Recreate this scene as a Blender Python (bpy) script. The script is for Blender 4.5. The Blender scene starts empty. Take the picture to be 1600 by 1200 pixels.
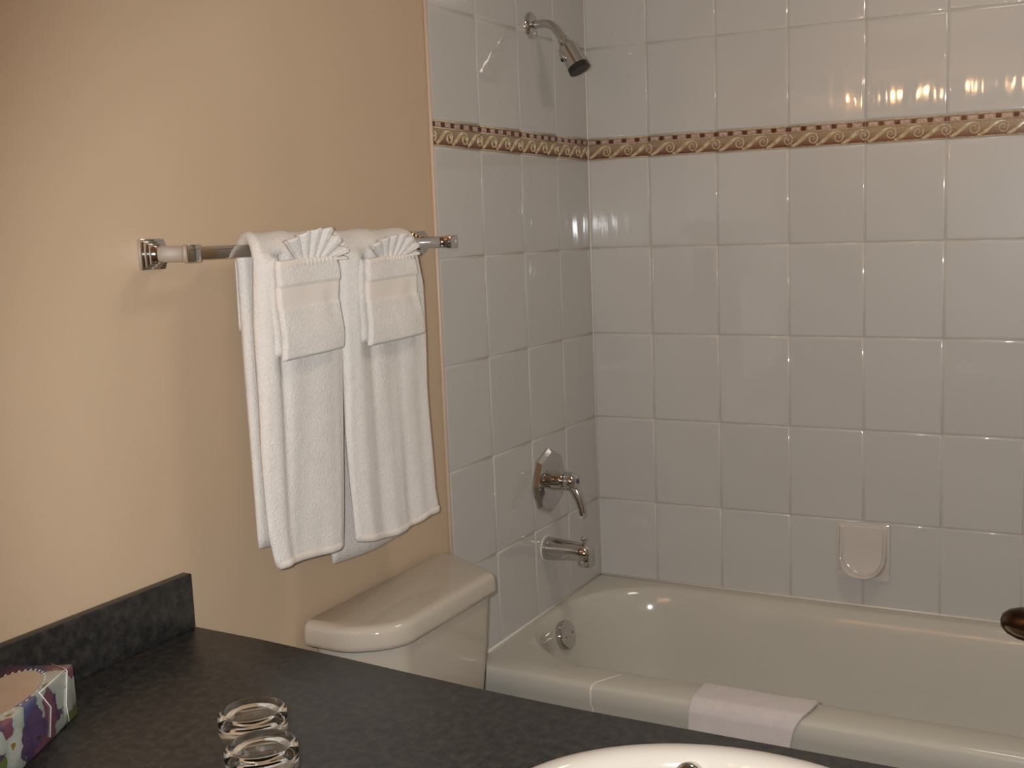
import bpy, bmesh, math, random
from mathutils import Vector, Matrix
random.seed(7)
C = bpy.context.scene.collection
S = bpy.context.scene
PI = math.pi

# ------------------------------------------------------------------ camera
cam_d = bpy.data.cameras.new('camera')
cam = bpy.data.objects.new('camera', cam_d); C.objects.link(cam)
cam_d.sensor_width = 36.0
cam_d.lens = 1713.53 / 1600 * 36
cam_d.shift_x = -109.95 / 1600
cam_d.shift_y = -3.84 / 1600
cam_d.clip_start = 0.02
R = ((0.8991240366, 0.4366420481, -0.0303263683),
     (-0.0337160000, 0.1381748063, 0.9898338013),
     (0.4363933983, -0.8889608792, 0.1389581129))
m = Matrix.Identity(4)
for i in range(3):
    for j in range(3):
        m[j][i] = R[i][j]
m.translation = Vector((1.38995, -2.90599, 1.44147))
cam.matrix_world = m
S.camera = cam

# ------------------------------------------------------------------ light, exposure
S.view_settings.view_transform = 'Standard'
S.view_settings.look = 'None'
S.view_settings.gamma = 1.0
S.view_settings.use_curve_mapping = False
S.view_settings.exposure = -0.12
w = bpy.data.worlds.new('world'); S.world = w; w.use_nodes = True
w.node_tree.nodes['Background'].inputs[0].default_value = (1, 0.85, 0.7, 1)
w.node_tree.nodes['Background'].inputs[1].default_value = 0.05

def area(name, loc, target, size, power, col):
    d = bpy.data.lights.new(name, 'AREA'); d.shape = 'DISK'; d.size = size
    d.energy = power; d.color = col
    o = bpy.data.objects.new(name, d); C.objects.link(o)
    o.location = loc
    o.rotation_euler = (Vector(target) - Vector(loc)).to_track_quat('-Z', 'Y').to_euler()
    return o
def spot(name, loc, target, radius, power, col, angle, blend):
    d = bpy.data.lights.new(name, 'SPOT'); d.shadow_soft_size = radius; d.energy = power; d.color = col
    d.spot_size = math.radians(angle); d.spot_blend = blend
    o = bpy.data.objects.new(name, d); C.objects.link(o); o.location = loc
    o.rotation_euler = (Vector(target) - Vector(loc)).to_track_quat('-Z', 'Y').to_euler()
    return o
spot('flash_light', (1.345, -2.90, 1.455), (0.55, -0.6, 1.0), 0.014, 118.0, (0.93, 0.97, 1.0), 84, 0.5)
area('ceiling_light', (1.15, -0.95, 2.36), (1.05, -1.0, 0), 0.36, 5.0, (1.0, 0.90, 0.77))

# ------------------------------------------------------------------ materials
def mat(name, col, rough=0.5, metal=0.0, coat=0.0, spec=0.5):
    mm = bpy.data.materials.new(name); mm.use_nodes = True
    b = mm.node_tree.nodes['Principled BSDF']
    b.inputs['Base Color'].default_value = (*col, 1)
    b.inputs['Roughness'].default_value = rough
    b.inputs['Metallic'].default_value = metal
    b.inputs['Coat Weight'].default_value = coat
    b.inputs['Specular IOR Level'].default_value = spec
    return mm, mm.node_tree, b
def noise(nt, scale, detail=3, rough=0.5, coord='Object', dist=0.0):
    tc = nt.nodes.new('ShaderNodeTexCoord'); n = nt.nodes.new('ShaderNodeTexNoise')
    n.inputs['Scale'].default_value = scale; n.inputs['Detail'].default_value = detail
    n.inputs['Roughness'].default_value = rough; n.inputs['Distortion'].default_value = dist
    nt.links.new(tc.outputs[coord], n.inputs['Vector'])
    return n
def ramp(nt, src, stops):
    r = nt.nodes.new('ShaderNodeValToRGB'); e = r.color_ramp.elements
    while len(e) < len(stops): e.new(0.5)
    for k, (p, c) in enumerate(stops):
        e[k].position = p; e[k].color = (*c, 1)
    nt.links.new(src, r.inputs[0]); return r
def bump(nt, b, src, strength, dist, prev=None):
    u = nt.nodes.new('ShaderNodeBump'); u.inputs['Strength'].default_value = strength
    u.inputs['Distance'].default_value = dist
    nt.links.new(src, u.inputs['Height'])
    if prev: nt.links.new(prev.outputs[0], u.inputs['Normal'])
    nt.links.new(u.outputs[0], b.inputs['Normal']); return u

M = {}
# painted wall
mm, nt, b = mat('wall_paint', (0.55, 0.385, 0.262), 0.42)
n = noise(nt, 3.0, 4); r = ramp(nt, n.outputs[0], [(0.3, (0.515, 0.380, 0.252)), (0.7, (0.535, 0.396, 0.266))])
nt.links.new(r.outputs[0], b.inputs['Base Color'])
n2 = noise(nt, 260, 2); bump(nt, b, n2.outputs[0], 0.12, 0.002); M['paint'] = mm
# glazed tile: every tile its own faint tone and its own wavy glaze
mm, nt, b = mat('glazed_tile', (0.51, 0.485, 0.45), 0.05)
b.inputs['Coat Weight'].default_value = 0.3; b.inputs['Coat Roughness'].default_value = 0.33
oi = nt.nodes.new('ShaderNodeObjectInfo')
r = ramp(nt, oi.outputs['Random'], [(0.0, (0.500, 0.476, 0.442)), (1.0, (0.520, 0.496, 0.460))])
nt.links.new(r.outputs[0], b.inputs['Base Color'])
tc = nt.nodes.new('ShaderNodeTexCoord'); va = nt.nodes.new('ShaderNodeVectorMath'); va.operation = 'ADD'
vm = nt.nodes.new('ShaderNodeVectorMath'); vm.operation = 'SCALE'; vm.inputs['Scale'].default_value = 9.0
nt.links.new(oi.outputs['Location'], vm.inputs[0])
nt.links.new(tc.outputs['Object'], va.inputs[0]); nt.links.new(vm.outputs[0], va.inputs[1])
nn = nt.nodes.new('ShaderNodeTexNoise'); nn.inputs['Scale'].default_value = 9; nn.inputs['Detail'].default_value = 1
vs_ = nt.nodes.new('ShaderNodeVectorMath'); vs_.operation = 'MULTIPLY'; vs_.inputs[1].default_value = (3.2, 1.0, 0.7)
nt.links.new(va.outputs[0], vs_.inputs[0]); nt.links.new(vs_.outputs[0], nn.inputs['Vector'])
bump(nt, b, nn.outputs[0], 0.14, 0.004)
M['tile'] = mm; TILE_B = b
mm, nt, b = mat('grout', (0.42, 0.35, 0.27), 0.8)
n = noise(nt, 40, 3); r = ramp(nt, n.outputs[0], [(0.3, (0.46, 0.39, 0.31)), (0.7, (0.54, 0.48, 0.40))])
nt.links.new(r.outputs[0], b.inputs['Base Color']); M['grout'] = mm
mm, nt, b = mat('caulk', (0.66, 0.60, 0.52), 0.35); M['caulk'] = mm
mm, nt, b = mat('edge_caulk', (0.56, 0.42, 0.31), 0.4); M['edge'] = mm
mm, nt, b = mat('border_cream', (0.55, 0.43, 0.29), 0.15)
n = noise(nt, 90, 2); r = ramp(nt, n.outputs[0], [(0.35, (0.42, 0.30, 0.15)), (0.65, (0.60, 0.50, 0.34))])
nt.links.new(r.outputs[0], b.inputs['Base Color']); M['b_cream'] = mm
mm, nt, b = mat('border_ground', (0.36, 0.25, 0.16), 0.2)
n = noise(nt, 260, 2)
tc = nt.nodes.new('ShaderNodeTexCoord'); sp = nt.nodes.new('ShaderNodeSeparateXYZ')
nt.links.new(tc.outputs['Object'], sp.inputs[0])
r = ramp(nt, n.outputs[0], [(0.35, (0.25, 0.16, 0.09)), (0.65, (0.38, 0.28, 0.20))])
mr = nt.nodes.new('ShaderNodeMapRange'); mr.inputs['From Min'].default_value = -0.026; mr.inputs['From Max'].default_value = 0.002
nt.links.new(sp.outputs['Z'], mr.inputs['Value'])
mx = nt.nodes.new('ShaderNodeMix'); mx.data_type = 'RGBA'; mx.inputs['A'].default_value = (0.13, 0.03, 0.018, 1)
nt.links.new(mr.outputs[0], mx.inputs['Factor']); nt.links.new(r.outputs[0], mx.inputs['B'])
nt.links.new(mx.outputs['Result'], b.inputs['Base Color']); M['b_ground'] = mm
mm, nt, b = mat('border_red', (0.085, 0.014, 0.012), 0.15); M['b_red'] = mm
mm, nt, b = mat('border_pink', (0.46, 0.31, 0.26), 0.2)
n = noise(nt, 300, 2); r = ramp(nt, n.outputs[0], [(0.4, (0.36, 0.22, 0.18)), (0.6, (0.52, 0.39, 0.33))])
nt.links.new(r.outputs[0], b.inputs['Base Color']); M['b_pink'] = mm
mm, nt, b = mat('chrome', (0.60, 0.59, 0.58), 0.06, 1.0); M['chrome'] = mm
mm, nt, b = mat('dark_bronze', (0.10, 0.075, 0.055), 0.22, 1.0)
n = noise(nt, 60, 2); r = ramp(nt, n.outputs[0], [(0.3, (0.08, 0.06, 0.045)), (0.7, (0.13, 0.09, 0.06))])
nt.links.new(r.outputs[0], b.inputs['Base Color']); M['bronze'] = mm
mm, nt, b = mat('black_rubber', (0.012, 0.012, 0.012), 0.4); M['black'] = mm
mm, nt, b = mat('blue_dot', (0.03, 0.03, 0.12), 0.2); M['blue'] = mm
mm, nt, b = mat('tub_enamel', (0.52, 0.485, 0.41), 0.09)
n = noise(nt, 4, 2); bump(nt, b, n.outputs[0], 0.05, 0.004); M['enamel'] = mm
mm, nt, b = mat('toilet_china', (0.50, 0.44, 0.36), 0.08)
n = noise(nt, 7, 2); bump(nt, b, n.outputs[0], 0.06, 0.003); M['china'] = mm
mm, nt, b = mat('sink_china', (0.54, 0.495, 0.425), 0.08)
n = noise(nt, 7, 2); bump(nt, b, n.outputs[0], 0.04, 0.003); M['sink'] = mm
mm, nt, b = mat('dish_ceramic', (0.56, 0.50, 0.44), 0.08)
n = noise(nt, 30, 2); bump(nt, b, n.outputs[0], 0.08, 0.002); M['dish'] = mm
# terry cloth
def terry(name, c1, c2, st=1.0):
    mm, nt, b = mat(name, c1, 0.95, spec=0.1)
    b.inputs['Sheen Weight'].default_value = 0.25
    n = noise(nt, 300, 3, 0.7); n3 = noise(nt, 30, 3)
    r = ramp(nt, n3.outputs[0], [(0.3, c1), (0.7, c2)]); nt.links.new(r.outputs[0], b.inputs['Base Color'])
    u = bump(nt, b, n3.outputs[0], 0.25, 0.004); bump(nt, b, n.outputs[0], st, 0.0032, u); return mm
M['terry'] = terry('terry_cloth', (0.80, 0.75, 0.69), (0.84, 0.79, 0.73))
M['pink_terry'] = terry('bath_mat_cloth', (0.60, 0.53, 0.50), (0.64, 0.57, 0.54), 0.5)
mm, nt, b = mat('smooth_band', (0.74, 0.67, 0.60), 0.8, spec=0.2)
b.inputs['Sheen Weight'].default_value = 0.2
n = noise(nt, 900, 1); bump(nt, b, n.outputs[0], 0.25, 0.0008); M['band'] = mm
# laminate
def laminate(name, a, c, d, rough):
    mm, nt, b = mat(name, a, rough)
    n = noise(nt, 75, 4, 0.6, dist=0.0)
    r = ramp(nt, n.outputs[0], [(0.32, a), (0.52, c), (0.72, d)])
    nt.links.new(r.outputs[0], b.inputs['Base Color'])
    n2 = noise(nt, 500, 2); bump(nt, b, n2.outputs[0], 0.15, 0.0008); return mm
M['lam'] = laminate('dark_laminate', (0.010, 0.011, 0.012), (0.024, 0.023, 0.021), (0.046, 0.040, 0.034), 0.38)
M['lam2'] = M['lam']
mm, nt, b = mat('cabinet_wood', (0.30, 0.17, 0.09), 0.4)
n = noise(nt, 8, 4, dist=2); r = ramp(nt, n.outputs[0], [(0.3, (0.25, 0.14, 0.07)), (0.7, (0.36, 0.22, 0.12))])
nt.links.new(r.outputs[0], b.inputs['Base Color']); M['wood'] = mm
mm, nt, b = mat('white_paint', (0.66, 0.60, 0.50), 0.45)
n2 = noise(nt, 200, 2); bump(nt, b, n2.outputs[0], 0.08, 0.002); M['white'] = mm
mm, nt, b = mat('floor_vinyl', (0.36, 0.30, 0.23), 0.35)
n = noise(nt, 6, 4); r = ramp(nt, n.outputs[0], [(0.3, (0.32, 0.26, 0.2)), (0.7, (0.4, 0.34, 0.27))])
nt.links.new(r.outputs[0], b.inputs['Base Color']); M['floor'] = mm
mm, nt, b = mat('clear_glass', (0.97, 0.985, 0.975), 0.0)
b.inputs['Transmission Weight'].default_value = 1.0; b.inputs['IOR'].default_value = 1.5; M['glass'] = mm
mm, nt, b = mat('lamp_glow', (1, 0.75, 0.45), 0.4)
b.inputs['Emission Color'].default_value = (1.0, 0.56, 0.25, 1); b.inputs['Emission Strength'].default_value = 300; M['bulb'] = mm
mm, nt, b = mat('ceiling_shade', (1, 0.9, 0.75), 0.4)
b.inputs['Emission Color'].default_value = (1.0, 0.8, 0.55, 1); b.inputs['Emission Strength'].default_value = 2; M['shade'] = mm

# ------------------------------------------------------------------ helpers
def link(name, bm, mats, parent=None, smooth=False, angle=None):
    me = bpy.data.meshes.new(name); bmesh.ops.recalc_face_normals(bm, faces=bm.faces[:])
    bm.to_mesh(me); bm.free()
    if not isinstance(mats, (list, tuple)): mats = [mats]
    for q in mats: me.materials.append(q)
    if smooth:
        for p in me.polygons: p.use_smooth = True
        if angle is not None: me.set_sharp_from_angle(angle=math.radians(angle))
    o = bpy.data.objects.new(name, me); C.objects.link(o)
    if parent is not None: o.parent = parent
    return o
def empty(name, loc=(0, 0, 0)):
    o = bpy.data.objects.new(name, None); o.empty_display_size = 0.05
    C.objects.link(o); o.location = loc; return o
def tag(o, label, cat, group=None):
    o['label'] = label; o['category'] = cat
    if group: o['group'] = group
    return o
def struct(o, label, cat):
    o['kind'] = 'structure'; o['label'] = label; o['category'] = cat; return o
def add_box(bm, x0, x1, y0, y1, z0, z1, bevel=0.0, seg=2, mi=0):
    vs = [bm.verts.new((x, y, z)) for x in (x0, x1) for y in (y0, y1) for z in (z0, z1)]
    idx = [(0, 1, 3, 2), (4, 6, 7, 5), (0, 4, 5, 1), (2, 3, 7, 6), (0, 2, 6, 4), (1, 5, 7, 3)]
    fs = [bm.faces.new([vs[i] for i in f]) for f in idx]
    for f in fs: f.material_index = mi
    if bevel:
        es = list({e for f in fs for e in f.edges})
        r = bmesh.ops.bevel(bm, geom=es, offset=bevel, segments=seg, affect='EDGES', profile=0.5)
        for f in r['faces']: f.material_index = mi
    return vs
def box(name, x0, x1, y0, y1, z0, z1, mt, parent=None, bevel=0.0, seg=2):
    bm = bmesh.new(); add_box(bm, x0, x1, y0, y1, z0, z1, bevel, seg)
    return link(name, bm, mt, parent, bevel > 0, 40)
def frame_from(d):
    d = Vector(d).normalized(); u = Vector((0, 0, 1)) if abs(d.z) < 0.9 else Vector((0, 1, 0))
    a = d.cross(u).normalized(); return a, a.cross(d).normalized()
def tube(bm, pts, radii, n=16, caps=True, mi=0, flat=1.0):
    pts = [Vector(p) for p in pts]; rings = []
    if not isinstance(radii, (list, tuple)): radii = [radii] * len(pts)
    a = None
    for i, p in enumerate(pts):
        d = (pts[min(i + 1, len(pts) - 1)] - pts[max(i - 1, 0)]).normalized()
        if a is None: a, bb = frame_from(d)
        else:
            a = (a - d * a.dot(d)).normalized(); bb = a.cross(d).normalized()
        rings.append([bm.verts.new(p + (a * math.cos(2 * PI * k / n) + bb * math.sin(2 * PI * k / n) * flat) * radii[i]) for k in range(n)])
    for i in range(len(rings) - 1):
        for k in range(n):
            f = bm.faces.new((rings[i][k], rings[i][(k + 1) % n], rings[i + 1][(k + 1) % n], rings[i + 1][k])); f.material_index = mi
    if caps:
        f = bm.faces.new(rings[0]); f.material_index = mi
        f = bm.faces.new(rings[-1][::-1]); f.material_index = mi
    return rings
def lathe(bm, o, axis, prof, n=32, mi=0, rot=0.0, cap0=True, cap1=True):
    """prof: list of (distance along axis, radius)"""
    o = Vector(o); d = Vector(axis).normalized(); a, bb = frame_from(d); rings = []
    for t, r in prof:
        rings.append([bm.verts.new(o + d * t + (a * math.cos(2 * PI * k / n + rot) + bb * math.sin(2 * PI * k / n + rot)) * max(r, 1e-5)) for k in range(n)])
    for i in range(len(rings) - 1):
        for k in range(n):
            f = bm.faces.new((rings[i][k], rings[i][(k + 1) % n], rings[i + 1][(k + 1) % n], rings[i + 1][k])); f.material_index = mi
    if cap0: bm.faces.new(rings[0]).material_index = mi
    if cap1: bm.faces.new(rings[-1][::-1]).material_index = mi
    return rings

# ------------------------------------------------------------------ room shell
RX, RY, H = 1.56, -3.50, 2.44
ZT = 0.40                                   # level of the tub deck
struct(box('floor', -0.1, RX + 0.1, RY - 0.1, 0.1, -0.05, 0.0, M['floor']), 'beige vinyl bathroom floor', 'floor')
struct(box('ceiling', -0.1, RX + 0.1, RY - 0.1, 0.1, H, H + 0.05, M['white']), 'off-white painted bathroom ceiling', 'ceiling')
wall_left = struct(box('wall_left', -0.1, 0.0, RY, 0.1, 0, H, M['paint']), 'long beige painted side wall behind the towel bar and toilet, tiled at its tub end', 'wall')
wall_back = struct(box('wall_back', 0.0, RX, 0.0, 0.1, 0, H, M['paint']), 'tiled wall along the far side of the bathtub', 'wall')
wall_right = struct(box('wall_right', RX, RX + 0.1, RY, 0.1, 0, H, M['paint']), 'beige painted wall opposite the towel bar', 'wall')
wall_rear = struct(box('wall_rear', 0.0, RX, RY - 0.1, RY, 0, H, M['paint']), 'beige painted wall carrying the vanity light bar', 'wall')
struct(box('baseboard_left', 0.0, 0.012, -1.60, -0.815, 0, 0.09, M['white'], None, 0.003), 'white baseboard below the towel bar wall', 'baseboard')

TH = 0.008                                  # tile face stands this far off the wall
GR = 0.0055
LW = 0.805                                  # tiled width of the side walls
# grout beds
box('grout_bed', 0.0, RX, -GR, 0.0, ZT - 0.01, H, M['grout'], wall_back)
box('grout_bed', 0.0, GR, -LW, -GR, 0.0, H, M['grout'], wall_left)
box('grout_bed', RX - GR, RX, -LW, -GR, 0.0, H, M['grout'], wall_right)

def tile_mesh(w_, h_):
    """pillowed tile lying in the local XZ plane, facing local -Y"""
    g = 0.0011; hw, hh = w_ / 2 - g, h_ / 2 - g
    prof = [(0.0, 0.0), (0.0, 0.0056), (0.0006, 0.0066), (0.0018, 0.0074), (0.0040, 0.0079), (0.0075, 0.008)]
    bm = bmesh.new(); rings = []
    for ins, d in prof:
        rings.append([bm.verts.new((sx * (hw - ins), -d, sz * (hh - ins))) for sx, sz in ((-1, -1), (1, -1), (1, 1), (-1, 1))])
    for i in range(len(rings) - 1):
        for k in range(4):
            f = bm.faces.new((rings[i][k], rings[i][(k + 1) % 4], rings[i + 1][(k + 1) % 4], rings[i + 1][k])); f.smooth = True
    bm.faces.new(rings[-1])
    bmesh.ops.recalc_face_normals(bm, faces=bm.faces[:])
    me = bpy.data.meshes.new('tile'); bm.to_mesh(me); bm.free(); me.materials.append(M['tile'])
    return me
TM = {}
def place_tile(kind, u, z, w_, h_, tilt=True):
    """kind: wall; u: distance of the tile centre from the corner"""
    key = (round(w_, 4), round(h_, 4))
    if key not in TM: TM[key] = tile_mesh(w_, h_)
    o = bpy.data.objects.new('tile', TM[key]); C.objects.link(o)
    tx = random.gauss(0, 0.0012); ty = random.gauss(0, 0.0012)
    if kind == 'back':
        o.location = (u, 0, z); o.rotation_euler = (tx, 0, ty); o.parent = wall_back
    elif kind == 'left':
        o.location = (0, -u, z); o.rotation_euler = (tx, 0, PI / 2 + ty); o.parent = wall_left
    else:
        o.location = (RX, -u, z); o.rotation_euler = (tx, 0, -PI / 2 + ty); o.parent = wall_right

rows = [(0.0, 0.2376), (0.2376, 0.4855), (0.4855, 0.7335), (0.7335, 0.9814), (0.9814, 1.2319), (1.2907, 1.5396), (1.5396, 1.788), (1.788, 2.04)]
bx = [TH, 0.195, 0.395, 0.595, 0.795, 0.995, 1.195, 1.395, RX - TH]
lx = [TH, 0.205, 0.405, 0.605, LW]
for z0, z1 in rows:
    for a, c in zip(bx[:-1], bx[1:]):
        place_tile('back', (a + c) / 2, ZT + (z0 + z1) / 2, c - a, z1 - z0)
    for a, c in zip(lx[:-1], lx[1:]):
        place_tile('left', (a + c) / 2, ZT + (z0 + z1) / 2, c - a, z1 - z0)
        place_tile('right', (a + c) / 2, ZT + (z0 + z1) / 2, c - a, z1 - z0)
# pieces of tile running down beside the tub apron
for side in ('left', 'right'):
    place_tile(side, (0.750 + LW) / 2, ZT - 0.124, LW - 0.750, 0.248)
    place_tile(side, (0.750 + LW) / 2, 0.076, LW - 0.750, 0.152)

# decorative relief border tile, 200 x 59 mm, scroll wave under a row of squares
def border_mesh(w_, full=0.2):
    g = 0.0008; hh = 0.0588 / 2 - g
    x0, x1 = -w_ / 2 + g, w_ / 2 - g
    bm = bmesh.new()
    def slab(a, c, za, zb, d, mi, bev=0.0):
        a = max(a, x0); c = min(c, x1)
        if c - a < 0.002: return
        vs = add_box(bm, a, c, -d, 0.0, za, zb, 0, 1, mi)
        if bev:
            f = [f for f in vs[0].link_faces][0]
        return vs
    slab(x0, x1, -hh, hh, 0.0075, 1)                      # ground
    for za, zb, d in ((hh - 0.0035, hh, 0.0105), (hh - 0.0185, hh - 0.0155, 0.0102), (-hh, -hh + 0.0028, 0.0095)):
        ys = [(0, za), (d - 0.0012, za), (d, za + (zb - za) * 0.35), (d, za + (zb - za) * 0.65), (d - 0.0012, zb), (0, zb)]
        r0 = [bm.verts.new((x0, -q, z)) for q, z in ys]; r1 = [bm.verts.new((x1, -q, z)) for q, z in ys]
        for k in range(5):
            f = bm.faces.new((r0[k], r0[k + 1], r1[k + 1], r1[k])); f.material_index = 0; f.smooth = True
        bm.faces.new(r0); bm.faces.new(r1[::-1])
    zt, zb = hh - 0.0045, hh - 0.0145
    for k in range(-1, 12):                               # squares, 40 mm period
        cx = -full / 2 + k * 0.02
        if k % 2 == 0: slab(cx - 0.0062, cx + 0.0062, zb, zt, 0.0092, 2)
        else: slab(cx - 0.010, cx + 0.010, zb + 0.0005, zt - 0.0005, 0.0085, 3)
    # scroll waves, three per tile
    top, bot = hh - 0.0205, -hh + 0.0035
    hgt = top - bot; P = full / 3
    for k in range(-1, 3):
        xs = -full / 2 + k * P + 0.006
        cxs, czs, r0 = xs + P - 0.009, bot + hgt * 0.50, hgt * 0.46
        pts = []
        for t in range(9):                                # rising tail
            s = t / 9; ss = s * s * (3 - 2 * s)
            pts.append((xs + s * (P - 0.009) * 0.98, bot + 0.001 + ss * (czs + r0 - bot - 0.001), 0.0015 + 0.0042 * math.sin(PI * min(1, 0.12 + s * 0.75))))
        for t in range(25):                               # spiral
            th = PI / 2 - t / 24 * 2.9 * PI; rr = r0 * (1 - t / 24 * 0.80)
            pts.append((cxs + rr * math.cos(th) * 0.98, czs + rr * math.sin(th), 0.0026 - 0.0011 * t / 24))
        pts = [q for q in pts if x0 + 0.0005 < q[0] < x1 - 0.0005]
        segs = []; cur = []
        for q in pts:
            if cur and math.hypot(q[0] - cur[-1][0], q[1] - cur[-1][1]) > 0.012: segs.append(cur); cur = []
            cur.append(q)
        segs.append(cur)
        for sg in segs:
            if len(sg) < 3: continue
            prev = None
            for i, (px, pz, hw) in enumerate(sg):
                ax, az, _ = sg[max(i - 1, 0)]; cx2, cz2, _ = sg[min(i + 1, len(sg) - 1)]
                dx, dz = cx2 - ax, cz2 - az; L = math.hypot(dx, dz) or 1; nx, nz = -dz / L, dx / L
                ring = []
                for s, d in ((-1, 0.007), (-0.62, 0.0098), (0, 0.0108), (0.62, 0.0098), (1, 0.007)):
                    ring.append(bm.verts.new((min(max(px + nx * s * hw, x0), x1), -d, min(max(pz + nz * s * hw, -hh), top + 0.002))))
                if prev:
                    for j in range(4):
                        f = bm.faces.new((prev[j], prev[j + 1], ring[j + 1], ring[j])); f.material_index = 0; f.smooth = True
                prev = ring
    me = bpy.data.meshes.new('border_tile')
    bmesh.ops.remove_doubles(bm, verts=bm.verts[:], dist=1e-6)
    bmesh.ops.recalc_face_normals(bm, faces=bm.faces[:]); bm.to_mesh(me); bm.free()
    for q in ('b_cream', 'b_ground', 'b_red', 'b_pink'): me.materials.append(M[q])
    return me
BM_ = {}
def border(kind, u0, u1):
    w_ = u1 - u0
    if round(w_, 3) not in BM_: BM_[round(w_, 3)] = border_mesh(w_)
    o = bpy.data.objects.new('border_tile', BM_[round(w_, 3)]); C.objects.link(o)
    z = ZT + (1.2319 + 1.2907) / 2; u = (u0 + u1) / 2
    if kind == 'back': o.location = (u, 0, z); o.parent = wall_back
    elif kind == 'left': o.location = (0, -u, z); o.rotation_euler = (0, 0, PI / 2); o.parent = wall_left
    else: o.location = (RX, -u, z); o.rotation_euler = (0, 0, -PI / 2); o.parent = wall_right
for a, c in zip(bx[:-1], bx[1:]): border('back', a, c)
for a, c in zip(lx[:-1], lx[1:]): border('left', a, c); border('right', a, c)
# caulk lines
def caulk(pts, r, parent, mt=None):
    bm = bmesh.new(); tube(bm, pts, r, 8); return link('caulk_line', bm, mt or M['caulk'], parent, True)
caulk([(TH, -TH, ZT), (TH, -TH, H)], 0.0028, wall_back)
caulk([(TH, -TH, ZT + 0.002), (RX - TH, -TH, ZT + 0.002)], 0.0035, wall_back)
caulk([(TH, -TH, ZT + 0.002), (TH, -0.74, ZT + 0.002)], 0.0035, wall_left)
caulk([(0.003, -LW - 0.002, 0.0), (0.003, -LW - 0.002, H)], 0.0052, wall_left, M['edge'])

# ------------------------------------------------------------------ bathtub
def ring_pts(x0, x1, y0, y1, rl, rr, n=20):
    """rounded rectangle; corner radius rl at the low x end, rr at the high x end"""
    out = []
    for cx, cy, r, a0 in ((x1 - rr, y1 - rr, rr, 0), (x0 + rl, y1 - rl, rl, 90), (x0 + rl, y0 + rl, rl, 180), (x1 - rr, y0 + rr, rr, 270)):
        for k in range(n + 1):
            t = math.radians(a0 + 90 * k / n); out.append((cx + r * math.cos(t), cy + r * math.sin(t)))
    return out
tub = empty('bathtub', (0.78, -0.375, 0)); tag(tub, 'cream enamelled bathtub set between the tiled walls', 'bathtub')
bm = bmesh.new()
X0, X1, Y0, Y1 = TH + 0.001, RX - TH - 0.001, -0.750, -TH - 0.003
lev = [  # x0 x1 y0 y1 rl rr z
    (X0, X1, Y0 + 0.004, Y1, .006, .006, 0.0), (X0, X1, Y0 + 0.004, Y1, .006, .006, ZT - 0.055),
    (X0, X1, Y0, Y1, .006, .006, ZT - 0.048), (X0, X1, Y0, Y1, .006, .006, ZT - 0.014),
    (X0, X1, Y0 + .004, Y1, .008, .008, ZT - 0.004), (X0, X1, Y0 + .012, Y1, .012, .012, ZT),
    (0.020, 1.510, -0.660, -0.040, .27, .16, ZT), (0.025, 1.504, -0.654, -0.045, .265, .16, ZT - 0.002),
    (0.033, 1.494, -0.645, -0.053, .26, .155, ZT - 0.010), (0.042, 1.480, -0.635, -0.064, .255, .15, ZT - 0.028),
    (0.055, 1.45, -0.624, -0.078, .245, .15, ZT - 0.08), (0.080, 1.39, -0.608, -0.097, .22, .15, ZT - 0.18),
    (0.115, 1.32, -0.588, -0.120, .20, .15, ZT - 0.28), (0.145, 1.27, -0.568, -0.142, .18, .15, ZT - 0.325),
    (0.19, 1.22, -0.53, -0.18, .15, .14, ZT - 0.342), (0.27, 1.14, -0.46, -0.25, .10, .10, ZT - 0.345)]
rings = []
for q in lev: rings.append([bm.verts.new((x, y, q[6])) for x, y in ring_pts(*q[:6])])
N = len(rings[0])
for i in range(len(rings) - 1):
    for k in range(N): bm.faces.new((rings[i][k], rings[i][(k + 1) % N], rings[i + 1][(k + 1) % N], rings[i + 1][k]))
bm.faces.new(rings[-1]); bm.faces.new(rings[0][::-1])
def par(o, p):                       # parent, keeping the world-space coordinates of the mesh
    o.parent = p; o.matrix_parent_inverse = Matrix.Translation(p.location).inverted(); return o
o = link('tub_body', bm, M['enamel'], None, True, 50); par(o, tub)
# thin moulded seam across the rim and down the apron
bm = bmesh.new()
prev = None
for (y, z) in ((-0.668, ZT - .0005), (-0.70, ZT + .0012), (-0.735, ZT + .0012), (-0.7455, ZT - .003), (-0.7515, ZT - .014), (-0.7515, ZT - .05), (-0.7475, ZT - .056), (-0.7475, 0.02)):
    t = (y + 0.668) / 0.083; ax = 0.372 + max(t, -1) * 0.045
    cur = [bm.verts.new((ax - 0.0035, y + .001, z - .001)), bm.verts.new((ax - .001, y - .0006, z + .0006)), bm.verts.new((ax + .001, y - .0006, z + .0006)), bm.verts.new((ax + 0.0035, y + .001, z - .001))]
    if prev:
        for k in range(3): bm.faces.new((prev[k], prev[k + 1], cur[k + 1], cur[k]))
    prev = cur
o = link('rim_seam', bm, M['caulk'], None, True); par(o, tub)
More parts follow.
